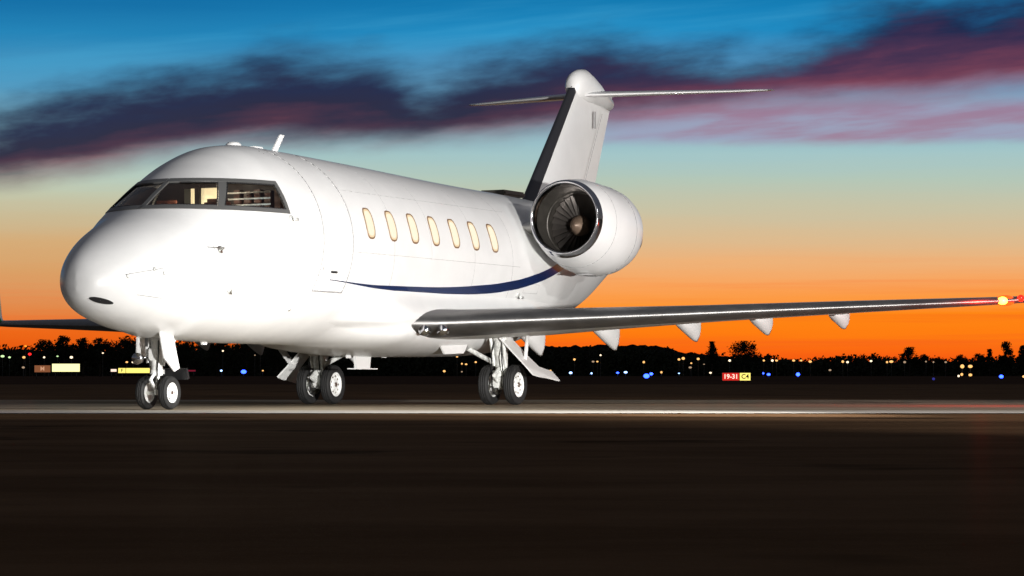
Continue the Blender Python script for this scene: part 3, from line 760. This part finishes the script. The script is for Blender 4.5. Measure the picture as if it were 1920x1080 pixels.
# ------------------------------------------------------------------ backdrop
def at(px, d): return (px-960)/FPX*d
def zat(y, d): return HCAM+(702-y)/FPX*d
LEAF = mat('dark_foliage', (.022,.026,.014), .8, spec=.1, noise=(.6,.4), lincol=True)
BARK = mat('bark', (.05,.035,.025), .9, lincol=True)
POLE = mat('dark_pole', (.05,.05,.05), .6, lincol=True)
def leaf(bm, p, s):
    a = Vector((random.gauss(0,1), random.gauss(0,1), random.gauss(0,1))).normalized(); b = a.orthogonal().normalized(); c_ = a.cross(b)
    q_ = [p+b*s, p+c_*s*.6, p-b*s, p-c_*s*.6]; bm.faces.new([bm.verts.new(x) for x in q_])
def tree(px, ytop, wpx, kind, d=820, label=None):
    x = at(px, d); H = zat(ytop, d); Wd = wpx/FPX*d/2
    t = empty('tree' if kind != 'cone' else 'conifer', (x, d, 0))
    bm = bmesh.new(); tube(bm, (0,0,0), (.1,0,H*.45), H*.03, H*.018, 8); tube(bm, (.1,0,H*.45), (0,0,H*.85), H*.018, H*.004, 6)
    for k in range(7):
        a = random.uniform(0, 6.28); h0 = H*random.uniform(.25,.6); tube(bm, (.05,0,h0), (Wd*.7*cos(a), Wd*.7*sin(a), h0+H*random.uniform(.12,.3)), H*.010, H*.003, 5)
    link('trunk', bm, BARK, t)
    bm = bmesh.new(); n = 2600 if wpx > 24 else 1500
    clumps = []
    for k in range(46):
        h = random.random()**.8
        if kind == 'cone': rr = Wd*(1-h)*.9+.1; hh = H*(.12+.88*h)
        elif kind == 'poplar': rr = Wd*.8*sin(pi*(.12+.86*h))**.7; hh = H*(.08+.9*h)
        else: rr = Wd*sin(pi*(.2+.75*h))**.6; hh = H*(.18+.75*h)
        a = random.uniform(0, 6.28); u = sqrt(random.random())
        clumps.append((Vector((rr*u*cos(a), rr*u*sin(a), hh)), Wd*random.uniform(.16,.34)))
    clumps.append((Vector((0,0,H*.95)), Wd*.18))
    for k in range(n):
        c_, rr = random.choice(clumps); v_ = Vector((random.gauss(0,.5), random.gauss(0,.5), random.gauss(0,.5)))*rr
        p = c_+v_; p.z = min(p.z, H)
        leaf(bm, p, H*.028*random.uniform(.6,1.3))
    link('crown', bm, LEAF, t, smooth=False, auto=1)
    tag(t, label, 'tree', 'trees on the skyline'); return t
for a in [
 (1335,641,34,'cone',820,'pointed dark conifer left of the big round tree'),
 (1395,640,66,'round',820,'big round dark tree, largest crown between the flap fairings'),
 (1705,651,36,'round',820,'leaning round tree right of the low wood on the skyline'),
 (1733,664,26,'round',820,'small bush-like tree just right of the leaning round tree'),
 (1760,669,28,'round',820,'low tree behind the small street lamps right of the leaning tree'),
 (1802,665,32,'round',820,'rounded tree above the four bright lamps'),
 (1836,663,30,'round',820,'low broad tree left of the pointed conifer at right'),
 (1855,655,24,'cone',820,'pointed conifer left of the tall double tree at right'),
 (1886,641,34,'poplar',820,'tall upright tree near the right edge'),
 (1919,648,28,'poplar',820,'upright tree cut by the right edge of the photo'),
 (84,637,50,'round',700,'thin tree under the far wing, leftmost of the left trees'),
 (120,630,50,'round',700,'tall thin tree above the bright yellow sign'),
 (156,634,48,'round',700,'thin tree right of the tall one above the yellow sign'),
 (188,634,52,'round',700,'broad dark tree under the white fairing of the far wing'),
 (238,630,64,'round',700,'broad dark tree left of the nose gear'),
 (292,636,60,'round',700,'dark tree behind the nose gear'),
 (352,640,60,'round',700,'dark tree right of the nose gear door'),
 (408,636,60,'round',700,'dark tree left of the hanging white fairing'),
 (462,638,60,'round',700,'dark tree behind the hanging white fairing'),
 (520,640,62,'round',700,'dark tree left of the far main gear'),
 (590,646,70,'round',700,'dark tree behind the far main gear')]:
    tree(*a[:5], label=a[5])
# low wood: one mass
bm = bmesh.new()
prof = [(-2600,660),(-1500,652),(-700,658),(-60,655),(0,653),(60,650),(140,648),(260,640),(420,642),(620,648),(760,652),(900,650),(1000,650),(1052,653),(1112,651),(1221,650),(1250,656),(1290,665),(1420,668),(1453,670),(1470,675),(1500,677),(1550,671),(1590,667),(1650,667),(1680,674),(1740,672),(1790,676),(1850,672),(1980,668),(2600,662),(3600,668)]
def pl(P, x):
    for a, b in zip(P, P[1:]):
        if a[0] <= x <= b[0]: return a[1]+(b[1]-a[1])*(x-a[0])/(b[0]-a[0])
    return P[-1][1]
D0 = 900
for k in range(46000):
    px = random.uniform(-60, 1980); d = D0+random.uniform(-30, 30); px = px if k < 30000 else random.choice((random.uniform(-2600,-60), random.uniform(1980,3600)))
    top = zat(pl(prof, px)+3*sin(px*.13)+2*sin(px*.31+1), D0)
    h = random.random()**.75*top*.97
    leaf(bm, Vector((at(px, D0), d, h+random.uniform(-.3,.3))), random.uniform(.3,.75))
for px in range(-2600, 3600, 14):      # dense core so that no gaps open low down
    top = zat(pl(prof, px)+2.5, D0)
    v_ = [bm.verts.new((at(px+dx, D0)+0, D0+random.uniform(5,14), z)) for dx, z in ((-9,-.1),(9,-.1),(6,top*.86),(0,top*random.uniform(.9,.98)),(-6,top*.86))]
    bm.faces.new(v_)
wd = link('wood', bm, LEAF, None, smooth=False, auto=1); tag(wd, 'low dark wood along the horizon behind the airfield lights', 'wood', None, 'stuff')
# hill
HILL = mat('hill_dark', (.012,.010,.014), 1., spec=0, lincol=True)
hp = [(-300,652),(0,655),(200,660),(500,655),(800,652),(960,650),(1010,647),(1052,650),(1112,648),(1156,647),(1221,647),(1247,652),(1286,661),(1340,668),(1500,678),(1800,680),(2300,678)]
bm = bmesh.new(); rws = []
for k in range(521):
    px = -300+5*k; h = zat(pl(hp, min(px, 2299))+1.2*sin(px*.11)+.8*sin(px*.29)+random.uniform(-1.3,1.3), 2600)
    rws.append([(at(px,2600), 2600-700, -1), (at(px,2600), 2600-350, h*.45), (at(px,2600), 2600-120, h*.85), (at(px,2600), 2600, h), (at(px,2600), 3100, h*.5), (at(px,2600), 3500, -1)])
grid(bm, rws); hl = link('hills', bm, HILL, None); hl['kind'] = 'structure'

# airfield signs
def glow(name, col, s): return mat(name, (20,20,20), .4, emit=col, es=s)
SY, SW, SR = glow('sign_yellow_lit', (255,236,120), 1.25), glow('sign_white_lit', (255,250,176), 1.4), glow('sign_red_lit', (215,30,16), 1.0)
SD = glow('sign_dim_lit', (150,92,58), .8); TB = mat('sign_letter_black', (60,42,6), .5); TW = glow('sign_letter_white', (255,225,205), 1.3); TDIM = glow('sign_letter_dim', (215,160,125), .9); TDK = mat('sign_dark_letter', (30,14,6), .5)
def text(s, h, x, z, m, parent, y=-.07):
    cu = bpy.data.curves.new('lettering', 'FONT'); cu.body = s; cu.size = h; cu.align_x = 'CENTER'; cu.align_y = 'CENTER'; cu.extrude = .004; cu.offset = h*.02
    tmp = bpy.data.objects.new('tmp', cu); C.objects.link(tmp); bpy.context.view_layer.update()
    me = bpy.data.meshes.new_from_object(tmp.evaluated_get(bpy.context.evaluated_depsgraph_get()))
    bpy.data.objects.remove(tmp)
    o = bpy.data.objects.new('lettering', me); me.materials.append(m); C.objects.link(o); o.parent = parent
    o.location = (x, y, z); o.rotation_euler = (pi/2, 0, 0); return o
def sign(d, faces, ytop, ybot, label, name='taxiway_sign'):
    x0 = at(faces[0][0], d); x1 = at(faces[-1][1], d); xc = (x0+x1)/2; zt, zb = zat(ytop, d), zat(ybot, d)
    s = empty(name, (xc, d, 0)); tag(s, label, 'sign')
    bm = bmesh.new(); box(bm, (0,.06,(zt+zb)/2), (x1-x0+.06,.22,zt-zb+.06), bev=.02); link('housing', bm, POLE, s, smooth=False)
    for e in (-.38, .38):
        bm = bmesh.new(); tube(bm, ((x1-x0)*e, .06, 0), ((x1-x0)*e, .06, zb), .05); link('leg', bm, POLE, s)
    for a, b, m, tx, tm in faces:
        fx0, fx1 = at(a, d)-xc, at(b, d)-xc
        bm = bmesh.new(); box(bm, ((fx0+fx1)/2, -.056, (zt+zb)/2), (fx1-fx0-.02, .008, zt-zb-.02)); p_ = link('sign_face', bm, m, s, smooth=False)
        if tx: text(tx, (zt-zb)*.82, (fx0+fx1)/2, (zt+zb)/2, tm, p_)
    return s
sign(350, [(98,150,SW,None,None)], 682, 697, 'bright overexposed pale yellow lit sign at the far left')
sign(352, [(65,95,SD,'M',TDIM)], 685, 698, 'dim brownish lit sign left of the bright pale yellow sign')
sign(330, [(222,236,SY,'F',TB),(236.6,283,SY,None,None)], 690, 699.5, 'long low yellow lit sign with a dark letter, just left of the nose gear')
sign(330.5, [(208,219,TW,None,None)], 692, 697, 'tiny white lit marker left of the long yellow sign')
sign(215, [(1354,1386,SR,'19-31',TW),(1386.6,1407,SY,'C4',TB)], 699, 713.6, 'red and yellow lit taxiway sign right of the blue lights')
sign(400, [(337,367,glow('sign_crimson', (120,16,40), 1.0),None,None)], 693.6, 696.6, 'thin crimson lit sign right of the nose gear')

# lamps
HEADS = {'warm': glow('lamp_warm', (255,190,112), 1.5), 'white': glow('lamp_white', (255,232,196), 1.8), 'pale': glow('lamp_pale', (190,160,130), .9),
 'green': glow('lamp_green', (190,225,160), 1.6), 'red': glow('lamp_red', (255,30,30), 3.0), 'orange': glow('lamp_orange', (255,120,30), 3.0),
 'blue': glow('lamp_blue', (40,70,255), 9.0), 'ice': glow('lamp_ice', (150,190,255), 4.0), 'dimblue': glow('lamp_dimblue', (50,50,140), 1.0)}
protos = {}
def lamp_proto(kind, colr):
    t = empty(kind); 
    if kind == 'street_lamp':
        bm = bmesh.new(); tube(bm, (0,0,0), (0,0,1), .06, .04, 8); link('pole', bm, POLE, t)
        bm = bmesh.new(); bmesh.ops.create_uvsphere(bm, u_segments=12, v_segments=8, radius=1); link('lamp_head', bm, HEADS[colr], t)
    else:
        bm = bmesh.new(); tube(bm, (0,0,0), (0,0,1), .03, .03, 8); link('stem', bm, POLE, t)
        bm = bmesh.new(); bmesh.ops.create_uvsphere(bm, u_segments=12, v_segments=8, radius=1); link('lens', bm, HEADS[colr], t)
    return t
used = set()
def place_lamp(px, y, colr, size, kind, d, label, group):
    key = (kind, colr)
    if key not in protos: protos[key] = lamp_proto(kind, colr)
    src = protos[key]
    if key in used:
        t = src.copy(); C.objects.link(t); kids = []
        for ch in [o for o in list(C.objects) if o.parent == src]:
            c_ = ch.copy(); C.objects.link(c_); c_.parent = t; kids.append(c_)
    else:
        used.add(key); t = src; kids = [o for o in list(C.objects) if o.parent == src]
    z = max(zat(y, d), .12); rr = size*(.82 if kind == 'street_lamp' else .9)/2/FPX*d
    t.location = (at(px, d), d, 0)
    for c_ in kids:
        if c_.name.startswith(('pole', 'stem')): c_.scale = (1, 1, max(.05, z-rr*.5))
        else: jit = random.uniform(.75, 1.15); c_.location = (0, 0, z); c_.scale = (rr*1.15*jit, rr*1.15*jit, rr*random.uniform(.7, 1.0))
    tag(t, label, 'street lamp' if kind == 'street_lamp' else 'airfield light', group)
ORD = ['first','second','third','fourth','fifth','sixth','seventh','eighth','ninth','tenth','eleventh','twelfth']
def row(items, kind, d, what, where, group):
    for i, (px, y, c_, s) in enumerate(items):
        lab = '%s %s from the left %s' % (ORD[i], what, where) if len(items) > 1 else '%s %s' % (what, where)
        place_lamp(px, y, c_, s, kind, d, lab, group)
row([(5,668,'green',7),(18,670,'green',5),(45,670,'warm',6),(83,670,'white',4.5),(108,668,'green',4),(134,670,'white',7)], 'street_lamp', 640, 'street lamp', 'above the signs at far left', 'street lamps behind the airfield')
row([(56,664,'red',6)], 'street_lamp', 640, 'red lamp on a pole', 'under the tip of the far wing', 'street lamps behind the airfield')
row([(48,649,'orange',4.5)], 'street_lamp', 640, 'high orange lamp', 'above the red lamp at far left', 'street lamps behind the airfield')
row([(193,662,'white',4),(238,679,'warm',5),(250,679,'white',6),(259,680,'warm',4)], 'street_lamp', 640, 'white lamp', 'in the row left of the nose gear', 'street lamps behind the airfield')
row([(418,658,'white',4),(488,658,'white',5.5),(478,666,'pale',3)], 'street_lamp', 640, 'white lamp', 'below the belly, between nose gear and far main gear', 'street lamps behind the airfield')
row([(833,696,'warm',5.5),(857,669,'warm',4),(866,682,'warm',4.5),(874,683,'warm',4.5),(892,679,'warm',5),(866,697,'pale',4)], 'street_lamp', 640, 'warm lamp', 'seen between the main gear legs', 'street lamps behind the airfield')
row([(1077,674,'warm',6),(1112,678,'pale',5),(1120,678,'warm',4),(1126,666,'white',4),(1207,679,'warm',5.5),(1273,674,'warm',5.5),(1281,672,'warm',7),(1296,681,'warm',4),(1309,673,'warm',5.5)], 'street_lamp', 640, 'warm lamp', 'in the row between near main gear and pointed conifer', 'street lamps behind the airfield')
row([(1294,689,'pale',6),(1320,683,'pale',3)], 'street_lamp', 640, 'faint pale lamp', 'low beneath the pointed conifer', 'street lamps behind the airfield')
row([(1368,676,'white',6),(1432,676,'warm',5),(1448,676,'white',6),(1456,676,'warm',5.5),(1488,676,'warm',5.5),(1502,676,'warm',4.5),(1519,678,'warm',7)], 'street_lamp', 640, 'bright lamp', 'in the row right of the big round tree trunk', 'street lamps behind the airfield')
row([(1556,694,'pale',5),(1580,678,'warm',6),(1589,679,'white',5),(1633,677,'white',5.5),(1663,679,'warm',5.5),(1671,678,'warm',7),(1696,679,'pale',5)], 'street_lamp', 640, 'lamp', 'in the row before the low wood', 'street lamps behind the airfield')
row([(1736,678,'pale',4),(1750,679,'pale',4),(1773,679,'pale',5)], 'street_lamp', 640, 'faint lamp', 'between leaning tree and the four bright lamps', 'street lamps behind the airfield')
row([(1804,687,'warm',9),(1819,687,'warm',8),(1803,702,'warm',7),(1819,703,'warm',8)], 'street_lamp', 330, 'bright warm lamp of the square cluster', 'near the right edge', 'bright lamp cluster')
row([(1797,705,'white',5)], 'taxiway_light', 330, 'small white light', 'at the foot of the four bright lamps', 'taxiway lights')
row([(415,695,'ice',5),(457,697,'blue',9),(493,695,'warm',4)], 'taxiway_light', 400, 'taxiway light', 'between nose gear and far main gear door', 'taxiway lights')
row([(1024,695,'warm',4),(1032,695,'warm',4),(1070,699,'ice',6),(1109,700,'ice',4),(1158,699,'blue',5),(1173,698,'ice',6),(1212,705,'blue',12),(1221,701,'blue',7),(1240,698,'warm',5),(1273,700,'ice',3),(1332,699,'white',5)], 'taxiway_light', 330, 'taxiway light', 'between near main gear and the red sign', 'taxiway lights')
row([(1431,700,'blue',4),(1441,702,'blue',7),(1496,702,'blue',8),(1750,713,'dimblue',6),(1877,706,'blue',7),(1919,706,'warm',5)], 'taxiway_light', 250, 'taxiway light', 'right of the red sign', 'taxiway lights')
row([(44,689,'pale',5)], 'taxiway_light', 350, 'faint pale light', 'left of the dim sign', 'taxiway lights')

# ------------------------------------------------------------------ stands for the low floodlight and the two added ones, all out of view
for FL, lab in ((FLOODS[0][0], 'low floodlight on a short stand right of the jet'), (FLOODS[1][0], 'unseen fill light added on a tall mast right of the apron'), (FLOODS[2][0], 'unseen work light added to brighten the edge of the concrete')):
    fl = empty('floodlight', (FL.x, FL.y, 0)); tag(fl, lab, 'floodlight')
    bm = bmesh.new(); tube(bm, (0,0,0), (0,0,FL.z-.25), .04, .03); link('mast', bm, POLE, fl)
    for k in range(3):
        a = 2*pi*k/3; bm = bmesh.new(); tube(bm, (.02*cos(a),.02*sin(a),FL.z*.3), (.5*cos(a), .5*sin(a), 0), .025); link('leg', bm, POLE, fl)
    dv = (aim-FL).normalized()
    bm = bmesh.new(); tube(bm, Vector((0,0,FL.z))-dv*.6, Vector((0,0,FL.z))-dv*.35, .18, .3, 24); link('lamp_housing', bm, POLE, fl)

R.render.engine = 'CYCLES'
